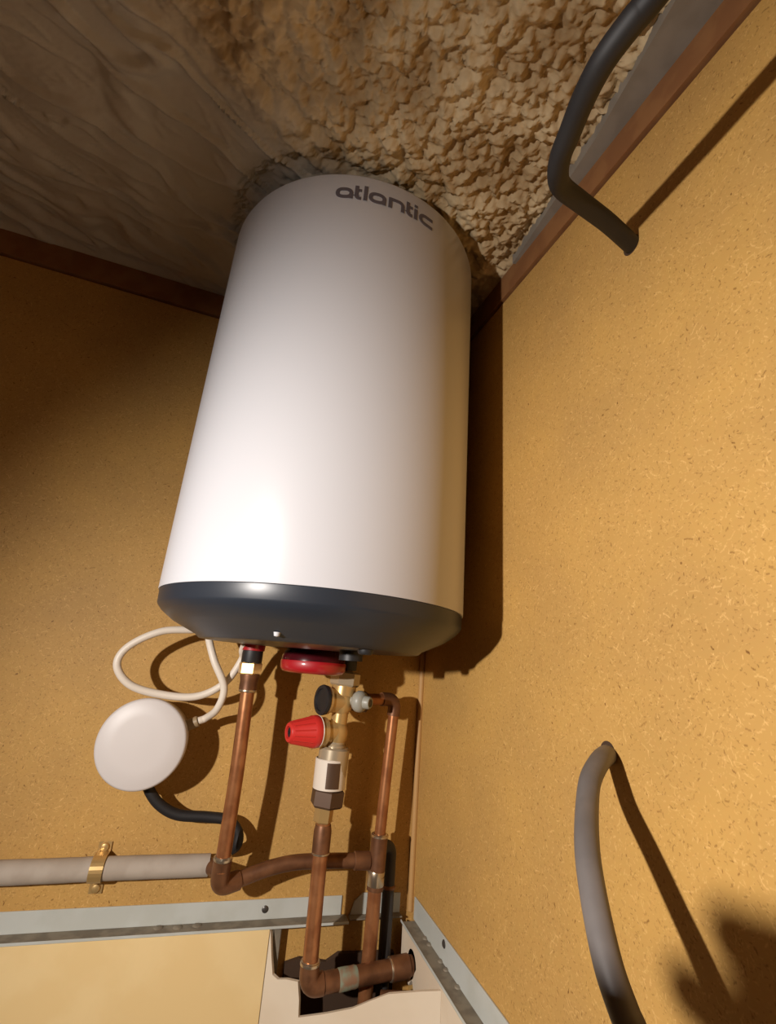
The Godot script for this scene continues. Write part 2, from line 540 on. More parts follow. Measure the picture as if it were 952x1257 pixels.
# ---------------------------------------------------------------- rails and linings at the bottom
func build_lower() -> void:
	# left angle rail: upright leg on the wall and a flange into the room
	var rail := mb()
	box(rail, Vector3(-1.9, -0.0205, 0.0), Vector3(-0.1005, 0.001, 0.0022), 0.0005)
	var o := struct("trim_6", rail, M.rail, "long pale metal angle rail along the foot of the left wall", "rail")
	var fl := mb()
	box(fl, Vector3(-1.9, -0.0222, 0.0), Vector3(-0.0935, -0.0205, 0.0200), 0.0004)
	part("flange", fl, M.flange, o)
	var lip := mb()
	box(lip, Vector3(-1.9, -0.0230, 0.0200), Vector3(-0.0935, -0.0202, 0.0212), 0.0003)
	part("lip", lip, M.rail, o)
	rail_screw(Vector3(-0.2008, -0.0095, 0.0022), Vector3.BACK, o)
	# short leftover piece of the same rail in the corner
	var pc := mb()
	slab(pc, PackedVector2Array([Vector2(-0.088, -0.021), Vector2(-0.083, -0.006), Vector2(-0.072, 0.003), Vector2(-0.018, 0.001), Vector2(-0.018, -0.022)]), Vector3(0, 0, 0.0001), Vector3.RIGHT, UPV, Vector3.BACK, 0.002)
	var o2 := struct("trim_7", pc, M.rail, "short cut end of pale metal rail behind the right copper pipe", "rail")
	var pf := mb()
	box(pf, Vector3(-0.09, -0.0225, 0.0), Vector3(-0.018, -0.021, 0.014), 0.0003)
	part("flange", pf, M.flange, o2)
	# right angle rail
	var rr := mb()
	box(rr, Vector3(-0.0022, -0.0245, 0.0150), Vector3(0.0, 0.001, 1.9), 0.0005)
	var o3 := struct("trim_8", rr, M.rail, "bluish metal angle rail running along the foot of the right wall", "rail")
	var rf := mb()
	box(rf, Vector3(-0.0190, -0.0262, 0.0190), Vector3(0.0, -0.0245, 1.9), 0.0004)
	part("flange", rf, M.flange, o3)
	var rl := mb()
	box(rl, Vector3(-0.0202, -0.0268, 0.0140), Vector3(-0.0190, -0.0240, 1.9), 0.0003)
	part("lip", rl, M.rail, o3)
	rail_screw(Vector3(-0.0022, -0.0055, 0.117), Vector3.LEFT, o3)
	# little blobs of old sealant on the flanges
	var rng := RandomNumberGenerator.new()
	rng.seed = 4
	for k in 5:
		var s := mb()
		var at := Vector3(-0.0035, -0.0240, 0.045 + k * 0.026 + rng.randf() * 0.02)
		lathe(s, [Vector2(0.004, -0.0006), Vector2(0.0034, 0.0008), Vector2(0.0018, 0.0014), Vector2(0, 0.0016)], at, UPV, 10)
		part("sealant", s, M.flange, o3)
	for k in 3:
		var s := mb()
		var at := Vector3(-0.325 + k * 0.022, -0.0203, 0.0065 + 0.002 * (k % 2))
		lathe(s, [Vector2(0.006, -0.0006), Vector2(0.005, 0.0006), Vector2(0.002, 0.0011), Vector2(0, 0.0012)], at, UPV, 10)
		part("sealant", s, M.flange, o)
	# cream lining below the rails
	var st := mb()
	box(st, Vector3(-1.9, -1.5, 0.0150), Vector3(-0.1932, -0.0232, 0.0200), 0.0008)
	struct("wall_lower_left", st, M.cream, "smooth cream lining panel below the left metal rail", "wall panel")
	st = mb()
	var A := Vector3(-0.193, 0, 0.02)
	var B := Vector3(-0.0202, 0, 0.153)
	var u := (B - A).normalized()
	var L := A.distance_to(B)
	var w := Vector3(u.z, 0, -u.x)
	if w.z > 0: w = -w
	slab(st, PackedVector2Array([Vector2(0, -1.5), Vector2(L, -1.5), Vector2(L, -0.0290), Vector2(L - 0.020, -0.0345), Vector2(L - 0.060, -0.0470), Vector2(L - 0.080, -0.058), Vector2(L - 0.102, -0.0706), Vector2(L - 0.135, -0.084), Vector2(0.0510, -0.0955), Vector2(0.0495, -0.080), Vector2(0.0455, -0.0640), Vector2(0.030, -0.0655), Vector2(0.018, -0.0685), Vector2(0.0105, -0.066), Vector2(0.006, -0.050), Vector2(0.0, -0.0232)]), A, u, UPV, w, 0.004)
	struct("wall_lower_corner", st, M.pale, "pale lining panel across the corner with a ragged notch for the pipes", "wall panel")
	st = mb()
	var hole := Vector2(0.0625, -0.0502)
	var poly := PackedVector2Array([Vector2(0.0215, -0.0270), Vector2(1.9, -0.0270), Vector2(1.9, -1.5), Vector2(0.154, -1.5), Vector2(0.150, -0.09), Vector2(0.115, -0.088), Vector2(0.080, -0.083)])
	for k in 13:
		var a := deg_to_rad(-75.0 - k * 23.0)
		poly.append(hole + Vector2(cos(a), sin(a)) * 0.0150)
	poly.append_array(PackedVector2Array([Vector2(0.055, -0.074), Vector2(0.034, -0.070), Vector2(0.0225, -0.065)]))
	slab(st, poly, Vector3(-0.0160, 0, 0), Vector3.BACK, UPV, Vector3.LEFT, 0.004)
	struct("wall_lower_right", st, M.pale, "lining panel below the right metal rail, coloured pale and pinkish as the light tints it", "wall panel")

func build_notch() -> void:
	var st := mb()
	slab(st, PackedVector2Array([Vector2(-0.1700, -0.40), Vector2(-0.1680, -0.066), Vector2(-0.150, -0.062), Vector2(-0.115, -0.068), Vector2(-0.100, -0.060), Vector2(-0.024, -0.063), Vector2(-0.022, -0.40)]), Vector3(0, 0, 0.0002), Vector3.RIGHT, UPV, Vector3.BACK, 0.006)  # dark sheet added to stand for the shade below the pipes
	struct("shade_trim_9", st, M.void, "dark board added low in the corner for the shade behind the notch", "board")
	st = mb()
	box(st, Vector3(-0.1915, -0.40, 0.0002), Vector3(-0.1780, -0.0235, 0.0140), 0.001)  # block added in grey-brown for the shadow beneath the rail
	struct("shade_trim_10", st, M.flange, "grey-brown strip added as shade behind the edge of the cream panel", "shade strip")

func rail_screw(at: Vector3, n: Vector3, parent: Node3D) -> void:
	var s := mb()
	lathe(s, [Vector2(0.0042, -0.001), Vector2(0.0042, 0.0004), Vector2(0.003, 0.0014), Vector2(0, 0.0016)], at, n, 16)
	part("screw", s, M.screw, parent)

# ---------------------------------------------------------------- water heater
const HX := -0.2076
const HZ := 0.182
const HR := 0.17

func on_heater(arc: float, y: float, lift: float) -> Vector3:
	var a := arc / HR
	return Vector3(HX + sin(a) * (HR + lift), y, HZ + cos(a) * (HR + lift))

func stroke(st: SurfaceTool, pts: PackedVector2Array, w: float, org: Vector2, sc: Vector2) -> void:
	# mitred ribbon in letter units, laid on the shell
	var n := pts.size()
	var closed := pts[0].distance_to(pts[n - 1]) < 1e-4
	var L := []
	var R := []
	for i in n:
		var a := pts[i - 1] if i > 0 else (pts[n - 2] if closed else pts[0] * 2.0 - pts[1])
		var b := pts[i + 1] if i < n - 1 else (pts[1] if closed else pts[n - 1] * 2.0 - pts[n - 2])
		var t0 := (pts[i] - a).normalized()
		var t1 := (b - pts[i]).normalized()
		var t := (t0 + t1).normalized()
		var nn := Vector2(-t.y, t.x)
		var ww := w * 0.5 / maxf(0.5, nn.dot(Vector2(-t0.y, t0.x)))
		L.append(pts[i] + nn * ww)
		R.append(pts[i] - nn * ww)
	for i in n - 1:
		var c := []
		for q in [L[i], L[i + 1], R[i + 1], R[i]]:
			c.append(org + Vector2(q.x * sc.x, q.y * sc.y))
		var nn := on_heater(c[0].x, 0, 1.0) - on_heater(c[0].x, 0, 0.0)
		var h := 0.0006
		quad(st, on_heater(c[0].x, c[0].y, h), on_heater(c[1].x, c[1].y, h), on_heater(c[2].x, c[2].y, h), on_heater(c[3].x, c[3].y, h), nn)
		for e in [[0, 1], [2, 3]]:
			var p0 := on_heater(c[e[0]].x, c[e[0]].y, h)
			var p1 := on_heater(c[e[1]].x, c[e[1]].y, h)
			var b0 := on_heater(c[e[0]].x, c[e[0]].y, -0.0005)
			var b1 := on_heater(c[e[1]].x, c[e[1]].y, -0.0005)
			var side := (p1 - p0).cross(nn).normalized()
			if e[0] == 0: side = -side if side.dot(on_heater(c[0].x, c[0].y, 0) - on_heater(c[3].x, c[3].y, 0)) < 0 else side
			else: side = -side if side.dot(on_heater(c[3].x, c[3].y, 0) - on_heater(c[0].x, c[0].y, 0)) < 0 else side
			quad(st, p0, p1, b1, b0, side)

func arc2(c: Vector2, rx: float, ry: float, a0: float, a1: float, n := 20, power := 1.0) -> PackedVector2Array:
	var out := PackedVector2Array()
	for i in n + 1:
		var a := deg_to_rad(lerpf(a0, a1, float(i) / n))
		var cx := cos(a)
		var sy := sin(a)
		out.append(c + Vector2(rx * signf(cx) * pow(absf(cx), power), ry * signf(sy) * pow(absf(sy), power)))
	return out

func letter(st: SurfaceTool, ch: String, x0: float, x1: float) -> void:
	var xh := 0.0156
	var org := Vector2(x0, 0.789)
	var sc := Vector2(xh, xh)
	var W := (x1 - x0) / xh
	var t := 0.27
	var h := t * 0.5
	match ch:
		"a":
			stroke(st, arc2(Vector2(W * 0.5, 0.5), W * 0.5 - h, 0.5 - h, 0, 360, 32, 0.8), t, org, sc)
			stroke(st, PackedVector2Array([Vector2(W - h, 0.0), Vector2(W - h, 0.62)]), t, org, sc)
		"t":
			var p := PackedVector2Array([Vector2(h, 1.28), Vector2(h, 0.38)])
			p.append_array(arc2(Vector2(h + 0.24, 0.38), 0.24, 0.38 - h, 180, 270, 8))
			p.append(Vector2(W, h))
			stroke(st, p, t, org, sc)
			stroke(st, PackedVector2Array([Vector2(h, 0.88), Vector2(W, 0.88)]), t * 0.85, org, sc)
		"l":
			stroke(st, PackedVector2Array([Vector2(W * 0.5, 0.0), Vector2(W * 0.5, 1.38)]), t, org, sc)
		"n":
			stroke(st, PackedVector2Array([Vector2(h, 0.0), Vector2(h, 0.98)]), t, org, sc)
			var p := PackedVector2Array([Vector2(h, 1.0 - h)])
			p.append_array(arc2(Vector2(W - h - 0.34, 0.56), 0.34, 0.44 - h, 90, 0, 10))
			p.append(Vector2(W - h, 0.0))
			stroke(st, p, t, org, sc)
		"i":
			stroke(st, PackedVector2Array([Vector2(W * 0.5, 0.0), Vector2(W * 0.5, 0.98)]), t, org, sc)
			stroke(st, PackedVector2Array([Vector2(W * 0.5, 1.14), Vector2(W * 0.5, 1.38)]), t, org, sc)
		"c":
			var p := PackedVector2Array([Vector2(W, 1.0 - h)])
			p.append_array(arc2(Vector2(W * 0.52, 0.5), W * 0.52 - h, 0.5 - h, 90, 270, 20, 0.85))
			p.append(Vector2(W, h))
			stroke(st, p, t, org, sc)

func build_heater() -> void:
	var t := thing("water_heater", "white cylindrical wall-hung water heater with a dark bottom cap in the corner", "water heater", Vector3(HX, 0.28, HZ))
	var at := Vector3(HX, 0, HZ)
	var st := mb()
	lathe(st, [Vector2(0.1660, 0.3555), Vector2(HR - 0.0003, 0.3556), Vector2(HR, 0.3566), Vector2(HR, 0.8240), Vector2(HR - 0.001, 0.8268), Vector2(HR - 0.003, 0.8285), Vector2(HR - 0.006, 0.8290)], at, UPV, 160)
	part("body", st, M.white, t)
	st = mb()
	lathe(st, [Vector2(0, 0.8340), Vector2(0.12, 0.8340), Vector2(0.155, 0.8320), Vector2(HR - 0.005, 0.8285), Vector2(HR - 0.006, 0.8240)], at, UPV, 96)
	part("top_cap", st, M.cap, t)
	st = mb()
	lathe(st, [Vector2(HR - 0.0035, 0.3575), Vector2(HR - 0.0012, 0.3550), Vector2(HR - 0.0016, 0.3425), Vector2(HR - 0.0026, 0.3405), Vector2(HR - 0.0070, 0.3355), Vector2(0.150, 0.3262), Vector2(0.126, 0.3150), Vector2(0.122, 0.3115), Vector2(0.118, 0.3110), Vector2(0, 0.3095)], at, UPV, 128)
	part("bottom_cap", st, M.cap, t)
	st = mb()
	var spans := [["a", -0.0580, -0.0385], ["t", -0.0368, -0.0292], ["l", -0.0268, -0.0222], ["a", -0.0208, -0.0008], ["n", 0.0022, 0.0218], ["t", 0.0240, 0.0322], ["i", 0.0342, 0.0388], ["c", 0.0412, 0.0610]]
	for s in spans: letter(st, s[0], s[1], s[2])
	var lg := part("lettering", st, M.logo, t)
	lg.set_meta("label", "dark grey lower-case lettering near the top")
	# thermostat cover under the cap
	var d := Vector3(-0.1915, 0, 0.105)
	st = mb()
	lathe(st, [Vector2(0, 0.2805), Vector2(0.030, 0.2812), Vector2(0.0385, 0.2830), Vector2(0.0415, 0.2870), Vector2(0.0418, 0.2945), Vector2(0.0410, 0.2965)], d, UPV, 48)
	var red := part("thermostat_cover", st, M.red_gloss, t)
	red.set_meta("label", "glossy red round cover under the dark cap")
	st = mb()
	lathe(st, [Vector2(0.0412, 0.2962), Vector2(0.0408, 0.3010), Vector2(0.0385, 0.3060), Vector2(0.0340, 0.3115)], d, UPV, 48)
	part("shaded_cover_top", st, M.maroon, t)  # top of the red cover, coloured dark for the shadow of the cap
	st = mb()
	lathe(st, [Vector2(0.013, 0.300), Vector2(0.013, 0.3125)], Vector3(-0.168, 0, 0.215), UPV, 24)
	part("grommet", st, M.black, t)
	st = mb()
	lathe(st, [Vector2(0, 0.306), Vector2(0.006, 0.3062), Vector2(0.0075, 0.308), Vector2(0.0075, 0.3125)], Vector3(-0.170, 0, 0.285), UPV, 20)
	part("grommet", st, M.black, t)
	# pilot light
	st = mb()
	lathe(st, [Vector2(0, -0.0022), Vector2(0.0024, -0.0014), Vector2(0.0032, 0.002)], Vector3(-0.2565, 0.3165, 0.305), UPV, 14)
	part("pilot_lens", st, M.white, t)
	# water ports
	for p in [[Vector3(-0.268, 0, 0.076), M.red_gloss, "red"], [Vector3(-0.1412, 0, 0.078), M.dark, ""]]:
		st = mb()
		lathe(st, [Vector2(0.0130, 0.3035), Vector2(0.0145, 0.3040), Vector2(0.0150, 0.3110)], p[0], UPV, 28)
		var ring := part("port_ring", st, p[1], t)
		if p[2]: ring.set_meta("label", "red plastic ring round the hot outlet")
		st = mb()
		lathe(st, [Vector2(0.009, 0.2880), Vector2(0.0125, 0.2882), Vector2(0.0132, 0.2900), Vector2(0.0132, 0.3100)], p[0], UPV, 28)
		part("port", st, M.black, t)
	# bracket between tank and wall
	st = mb()
	box(st, Vector3(HX - 0.09, 0.70, 0.0), Vector3(HX + 0.09, 0.76, 0.026), 0.002)
	part("wall_bracket", st, M.cap, t)
	st = mb()
	box(st, Vector3(HX - 0.09, 0.44, 0.0), Vector3(HX + 0.09, 0.48, 0.026), 0.002)
	part("wall_bracket", st, M.cap, t)

# ---------------------------------------------------------------- pipes
func ring_at(c: Vector3, axis: Vector3, r: float, h: float, m: Material, called: String, parent: Node3D) -> void:
	var st := mb()
	var e := h * 0.3
	lathe(st, [Vector2(r * 0.7, 0), Vector2(r - e, 0), Vector2(r, e), Vector2(r, h - e), Vector2(r - e, h), Vector2(r * 0.7, h)], c - axis.normalized() * h / 2.0, axis, 28)
	part(called, st, m, parent)

func build_pipes() -> void:
	# hot pipe on the left
	var t := thing("copper_pipe", "tall copper pipe dropping from the heater's left outlet, topped by a hexagonal nut", "pipe", Vector3(-0.2655, 0.03, 0.06))
	var st := mb()
	tube(st, bent([Vector3(-0.2672, 0.262, 0.076), Vector3(-0.2645, 0.16, 0.0740), Vector3(-0.2645, 0.0560, 0.0640)], 0.02), 0.0086, 24)
	part("tube", st, M.copper, t)
	st = mb()
	tube(st, bent([Vector3(-0.2645, 0.0680, 0.0650), Vector3(-0.2645, 0.0370, 0.0560), Vector3(-0.2420, 0.0400, 0.0470)], 0.012), 0.0106, 24)
	part("elbow", st, M.copper_dark, t)
	ring_at(Vector3(-0.2645, 0.0690, 0.0652), Vector3(0, 1, 0.1), 0.0109, 0.0060, M.solder, "solder_ring", t)
	st = mb()
	hex(st, Vector3(-0.2680, 0.2740, 0.076), Vector3(-0.2682, 0.2895, 0.076), 0.0150)
	part("union_nut", st, M.brass, t)
	st = mb()
	lathe(st, [Vector2(0.009, 0.0), Vector2(0.0112, 0.0006), Vector2(0.0112, 0.012), Vector2(0.0125, 0.018), Vector2(0.0125, 0.021)], Vector3(-0.2672, 0.2545, 0.076), UPV, 28)
	part("socket", st, M.copper_dark, t)
	ring_at(Vector3(-0.2672, 0.2550, 0.076), UPV, 0.0114, 0.0042, M.solder, "solder_ring", t)
	# horizontal run to the tee
	t = thing("copper_pipe", "dark copper pipe running level behind the middle pipe to the tee", "pipe", Vector3(-0.16, 0.045, 0.045))
	st = mb()
	tube(st, spline([Vector3(-0.2430, 0.0400, 0.0470), Vector3(-0.2300, 0.0435, 0.0450), Vector3(-0.2050, 0.0500, 0.0430), Vector3(-0.1750, 0.0545, 0.0420), Vector3(-0.1300, 0.0555, 0.0430), Vector3(-0.0780, 0.0550, 0.0450)], 8), 0.0085, 22)
	part("tube", st, M.copper_dark, t)
	st = mb()
	rod(st, Vector3(-0.1000, 0.0553, 0.0445), Vector3(-0.0790, 0.0551, 0.0452), 0.0105)
	part("socket", st, M.copper_dark, t)
	# middle pipe under the safety valve
	t = thing("copper_pipe", "copper pipe dropping from the safety valve to an elbow in the notch", "pipe", Vector3(-0.1505, -0.045, 0.075))
	st = mb()
	tube(st, bent([Vector3(-0.1515, 0.112, 0.0760), Vector3(-0.1508, 0.03, 0.0750), Vector3(-0.1500, -0.0350, 0.0750)], 0.02), 0.0090, 26)
	part("tube", st, M.copper, t)
	st = mb()
	lathe(st, [Vector2(0.009, 0.0), Vector2(0.0108, 0.0005), Vector2(0.0110, 0.024), Vector2(0.0096, 0.031)], Vector3(-0.1513, 0.0745, 0.0757), UPV, 28)
	part("socket", st, M.copper_dark, t)
	ring_at(Vector3(-0.1513, 0.0755, 0.0757), UPV, 0.0112, 0.0030, M.solder, "solder_ring", t)
	st = mb()
	tube(st, bent([Vector3(-0.1500, -0.0310, 0.0750), Vector3(-0.1500, -0.0545, 0.0750), Vector3(-0.1330, -0.0541, 0.0735)], 0.012), 0.0112, 26)
	part("elbow", st, M.copper_dark, t)
	ring_at(Vector3(-0.1500, -0.0330, 0.0750), UPV, 0.0117, 0.0055, M.solder, "solder_ring", t)
	# bottom run into the right lining
	t = thing("copper_pipe", "short copper pipe with green tarnish lying across the notch into the right lining", "pipe", Vector3(-0.08, -0.053, 0.068))
	var a := Vector3(-0.1325, -0.0541, 0.0735)
	var b := Vector3(-0.0120, -0.0500, 0.0620)
	var ax := (b - a).normalized()
	st = mb()
	rod(st, a, b, 0.0102, 0.0008, 28)
	part("tube", st, M.copper_dark, t)
	st = mb()
	lathe(st, [Vector2(0.0098, 0), Vector2(0.0108, 0.002), Vector2(0.0109, 0.010), Vector2(0.0105, 0.017), Vector2(0.0109, 0.021), Vector2(0.0098, 0.025)], a + ax * 0.017, ax, 28)
	var v := part("tarnish", st, M.verdigris, t)
	v.set_meta("label", "green verdigris crust")
	st = mb()
	rod(st, a + ax * 0.0840, a + ax * 0.1085, 0.0122, 0.0012)
	part("socket", st, M.copper_dark, t)
	ring_at(a + ax * 0.0840, ax, 0.0118, 0.0024, M.solder, "solder_ring", t)
	# right pipe
	t = thing("copper_pipe", "thin copper pipe hooking from the valve's right side down past the corner", "pipe", Vector3(-0.068, -0.1, 0.05))
	st = mb()
	tube(st, bent([Vector3(-0.1060, 0.2525, 0.0660), Vector3(-0.0605, 0.2535, 0.0520), Vector3(-0.0660, 0.14, 0.0490), Vector3(-0.0690, 0.07, 0.0480)], 0.014), 0.0074, 24)
	part("tube", st, M.copper, t)
	st = mb()
	tube(st, bent([Vector3(-0.0830, 0.2530, 0.0586), Vector3(-0.0605, 0.2535, 0.0520), Vector3(-0.0616, 0.2320, 0.0514)], 0.014), 0.0092, 24)
	part("elbow", st, M.copper_dark, t)
	st = mb()
	tube(st, PackedVector3Array([Vector3(-0.0690, 0.07, 0.0480), Vector3(-0.0705, -0.02, 0.0470), Vector3(-0.0735, -0.16, 0.0440)]), 0.0088, 24)
	part("lower_tube", st, M.copper, t)
	st = mb()
	tube(st, PackedVector3Array([Vector3(-0.0683, 0.0860, 0.0482), Vector3(-0.0690, 0.06, 0.0480), Vector3(-0.0699, 0.0240, 0.0476)]), 0.0108, 24)
	part("tee", st, M.copper_dark, t)
	ring_at(Vector3(-0.0683, 0.0840, 0.0482), UPV, 0.0113, 0.0050, M.solder, "solder_ring", t)
	st = mb()
	lathe(st, [Vector2(0.0095, 0), Vector2(0.0113, 0.004), Vector2(0.0110, 0.013), Vector2(0.0114, 0.018), Vector2(0.0095, 0.022)], Vector3(-0.0698, 0.0260, 0.0477), UPV, 26)
	part("solder_smear", st, M.solder, t)
	# dark pipe in the very corner
	t = thing("corner_pipe", "dull dark pipe standing in the corner behind the right copper pipe", "pipe", Vector3(-0.046, -0.3, 0.026))
	st = mb()
	tube(st, bent([Vector3(-0.0640, 0.0660, 0.0330), Vector3(-0.0440, 0.0660, 0.0250), Vector3(-0.0445, -0.3000, 0.0260)], 0.013), 0.0080, 20)
	part("tube", st, M.dark, t)
	ring_at(Vector3(-0.0440, 0.0180, 0.0252), UPV, 0.0094, 0.0050, M.copper_dark, "collar", t)
	# stub in the notch
	t = thing("pipe_stub", "brown pipe stub lying in the notch below the tarnished pipe", "pipe stub", Vector3(-0.03, -0.075, 0.1))
	st = mb()
	tube(st, PackedVector3Array([Vector3(-0.0620, -0.0740, 0.0760), Vector3(-0.0220, -0.0690, 0.0940)]), 0.0090, 20)
	part("tube", st, M.copper_dark, t)
	# grey sleeve on the left
	t = thing("grey_pipe", "long pale grey lagged pipe running level along the left wall", "pipe", Vector3(-0.5, 0.03, 0.03))
	st = mb()
	tube(st, spline([Vector3(-1.55, 0.044, 0.0175), Vector3(-0.8, 0.0442, 0.0175), Vector3(-0.5029, 0.0443, 0.0170), Vector3(-0.3995, 0.0452, 0.0165), Vector3(-0.2785, 0.0458, 0.0170)], 12), 0.0122, 26, 0.012)
	part("sleeve", st, M.sleeve, t)
	st = mb()
	rod(st, Vector3(-0.2790, 0.0458, 0.0172), Vector3(-0.2640, 0.0460, 0.0430), 0.0085)
	part("core", st, M.copper_dark, t)
	# saddle clip
	t = thing("pipe_clip", "small brass saddle clip holding the grey pipe to the wall", "pipe clip", Vector3(-0.392, 0.03, 0.0))
	st = mb()
	var cx := -0.4035
	var path := [Vector2(0.0020, 0.0680), Vector2(0.0020, 0.0590)]
	for k in 15:
		var an := deg_to_rad(100.0 - k * 200.0 / 14.0)
		path.append(Vector2(0.0168 + cos(an) * 0.0138, 0.0451 + sin(an) * 0.0138))
	path.append_array([Vector2(0.0020, 0.0300), Vector2(0.0020, 0.0150)])
	for k in path.size() - 1:
		var p0: Vector2 = path[k]
		var p1: Vector2 = path[k + 1]
		var d := (p1 - p0).normalized()
		var nn := Vector3(0, d.x, d.y)
		nn = Vector3(0, -d.x, d.y) * -1.0
		nn = Vector3(0, d.x, -d.y)
		var w := Vector3(0.0072, 0, 0)
		var v0 := Vector3(cx, p0.y, p0.x)
		var v1 := Vector3(cx, p1.y, p1.x)
		quad(st, v0 - w, v0 + w, v1 + w, v1 - w, nn)
		quad(st, v0 - w - nn * 0.0012, v0 + w - nn * 0.0012, v1 + w - nn * 0.0012, v1 - w - nn * 0.0012, -nn)
		for s in [-1.0, 1.0]:
			quad(st, v0 + w * s, v1 + w * s, v1 + w * s - nn * 0.0012, v0 + w * s - nn * 0.0012, Vector3(s, 0, 0))
	part("strap", st, M.brass, t)
	for y in [0.0625, 0.0205]:
		st = mb()
		lathe(st, [Vector2(0.0052, -0.003), Vector2(0.0052, 0.001), Vector2(0.0042, 0.0026), Vector2(0.0015, 0.0034), Vector2(0, 0.0034)], Vector3(cx, y, 0.0018), Vector3.BACK, 18)
		part("screw", st, M.brass, t)

# ---------------------------------------------------------------- safety valve
func build_valve() -> void:
	var t := thing("safety_valve", "brass safety valve with a red knob hanging from the heater's right port", "valve", Vector3(-0.1480, 0.105, 0.078))
	var top := Vector3(-0.1412, 0.292, 0.078)
	var bot := Vector3(-0.1520, 0.100, 0.0765)
	var dn := (bot - top).normalized()
	var P := func(y: float) -> Vector3:
		return top + dn * ((top.y - y) / -dn.y)
	var st := mb()
	rod(st, P.call(0.2850), P.call(0.2878), 0.0088)
	part("thread", st, M.brass, t)
	st = mb()
	hex(st, P.call(0.2680), P.call(0.2870), 0.0200, 0.12)
	part("union_nut", st, M.nickel, t)
	st = mb()
	rod(st, P.call(0.2560), P.call(0.2690), 0.0165)
	rod(st, P.call(0.1950), P.call(0.2620), 0.0108)
	lathe(st, [Vector2(0.010, 0), Vector2(0.0150, 0.007), Vector2(0.0158, 0.016), Vector2(0.0150, 0.025), Vector2(0.010, 0.033)], P.call(0.2330), UPV, 28)
	lathe(st, [Vector2(0.010, 0), Vector2(0.0140, 0.006), Vector2(0.0150, 0.014), Vector2(0.0138, 0.022), Vector2(0.010, 0.028)], P.call(0.1960), UPV, 28)
	part("body", st, M.brass, t)
	# test port with its dark cover, facing left
	var ax := Vector3(-0.93, 0.03, 0.36).normalized()
	var c: Vector3 = P.call(0.2490)
	st = mb()
	rod(st, c, c + ax * 0.0260, 0.0150)
	lathe(st, [Vector2(0.013, 0), Vector2(0.0172, 0.0005), Vector2(0.0178, 0.003), Vector2(0.0172, 0.005)], c + ax * 0.0220, ax, 30)
	part("port_housing", st, M.brass, t)
	st = mb()
	lathe(st, [Vector2(0.0160, 0), Vector2(0.0182, 0.0006), Vector2(0.0188, 0.004), Vector2(0.0180, 0.0060), Vector2(0.0140, 0.0064), Vector2(0.0132, 0.0045), Vector2(0, 0.0042)], c + ax * 0.0265, ax, 32)
	part("port_cover", st, M.black, t)
	# branch to the right with the grey lever in front
	var rx := Vector3(0.945, 0.0, -0.325).normalized()
	st = mb()
	rod(st, c, c + rx * 0.0340, 0.0118)
	hex(st, c + rx * 0.0240, c + rx * 0.0400, 0.0135, 0.2)
	part("side_branch", st, M.bronze, t)
	var lx := Vector3(0.72, -0.03, 0.69).normalized()
	var lc: Vector3 = P.call(0.2515)
	st = mb()
	lathe(st, [Vector2(0, 0), Vector2(0.0060, 0), Vector2(0.0064, 0.014), Vector2(0.0110, 0.016), Vector2(0.0134, 0.020), Vector2(0.0134, 0.0255), Vector2(0.0112, 0.0290), Vector2(0.0080, 0.0305), Vector2(0.0077, 0.0375), Vector2(0.0066, 0.0390), Vector2(0.0050, 0.0390), Vector2(0.0046, 0.0375), Vector2(0, 0.0375)], lc + Vector3(0.004, 0, 0), lx, 26)
	var lv := part("lever", st, M.grey_knob, t)
	lv.set_meta("label", "pale grey plastic lever")
	st = mb()
	box(st, Vector3(-0.006, -0.0045, 0.004), Vector3(0.024, 0.0055, 0.012), 0.002, lc, Basis(Vector3(0.86, -0.05, -0.50).normalized(), UPV, Vector3(0.5, 0, 0.86)))
	part("lever_arm", st, M.grey_knob, t)
	st = mb()
	lathe(st, [Vector2(0.0040, 0), Vector2(0.0040, 0.0008), Vector2(0.0015, 0.0014), Vector2(0, 0.0014)], lc + Vector3(0.004, 0, 0) + lx * 0.0372, lx, 16)
	part("lever_screw", st, M.screw, t)
	# red relief knob
	c = P.call(0.2125)
	var kx := Vector3(-0.95, -0.02, 0.31).normalized()
	st = mb()
	rod(st, c, c + kx * 0.0245, 0.0135)
	rod(st, c + kx * 0.0180, c + kx * 0.0285, 0.0170, 0.0015)
	part("knob_seat", st, M.brass, t)
	st = mb()
	rod(st, c + kx * 0.0280, c + kx * 0.0300, 0.0192)
	part("knob_washer", st, M.cord, t)
	st = mb()
	lathe(st, [Vector2(0.0150, 0.0), Vector2(0.0190, 0.0004), Vector2(0.0195, 0.0030), Vector2(0.0190, 0.0090), Vector2(0.0178, 0.0102), Vector2(0.0122, 0.0375), Vector2(0.0108, 0.0395), Vector2(0.0072, 0.0398), Vector2(0.0066, 0.0375), Vector2(0, 0.0370)], c + kx * 0.0298, kx, 36)
	# grip ribs
	var kb := frame_for(kx)
	for k in 14:
		var an := TAU * k / 14.0
		var d := kb.x * cos(an) + kb.z * sin(an)
		var p0 := c + kx * 0.0400 + d * 0.0172
		var p1 := c + kx * 0.0660 + d * 0.0120
		rod(st, p0, p1, 0.0012, 0.0003, 6)
	var kn := part("relief_knob", st, M.red, t)
	kn.set_meta("label", "ribbed red relief knob")
	st = mb()
	lathe(st, [Vector2(0.0066, -0.001), Vector2(0.0058, 0.0006), Vector2(0.002, 0.0012), Vector2(0.002, 0.0004), Vector2(0, 0.0004)], c + kx * 0.0672, kx, 18)
	part("knob_screw", st, M.black, t)
	# lower barrel
	st = mb()
	lathe(st, [Vector2(0.0, 0.0), Vector2(0.0128, 0.0), Vector2(0.0130, 0.004), Vector2(0.0118, 0.0050), Vector2(0.0126, 0.0065), Vector2(0.0126, 0.010), Vector2(0.010, 0.011)], P.call(0.1915), UPV, 28)
	part("neck_ring", st, M.nickel, t)
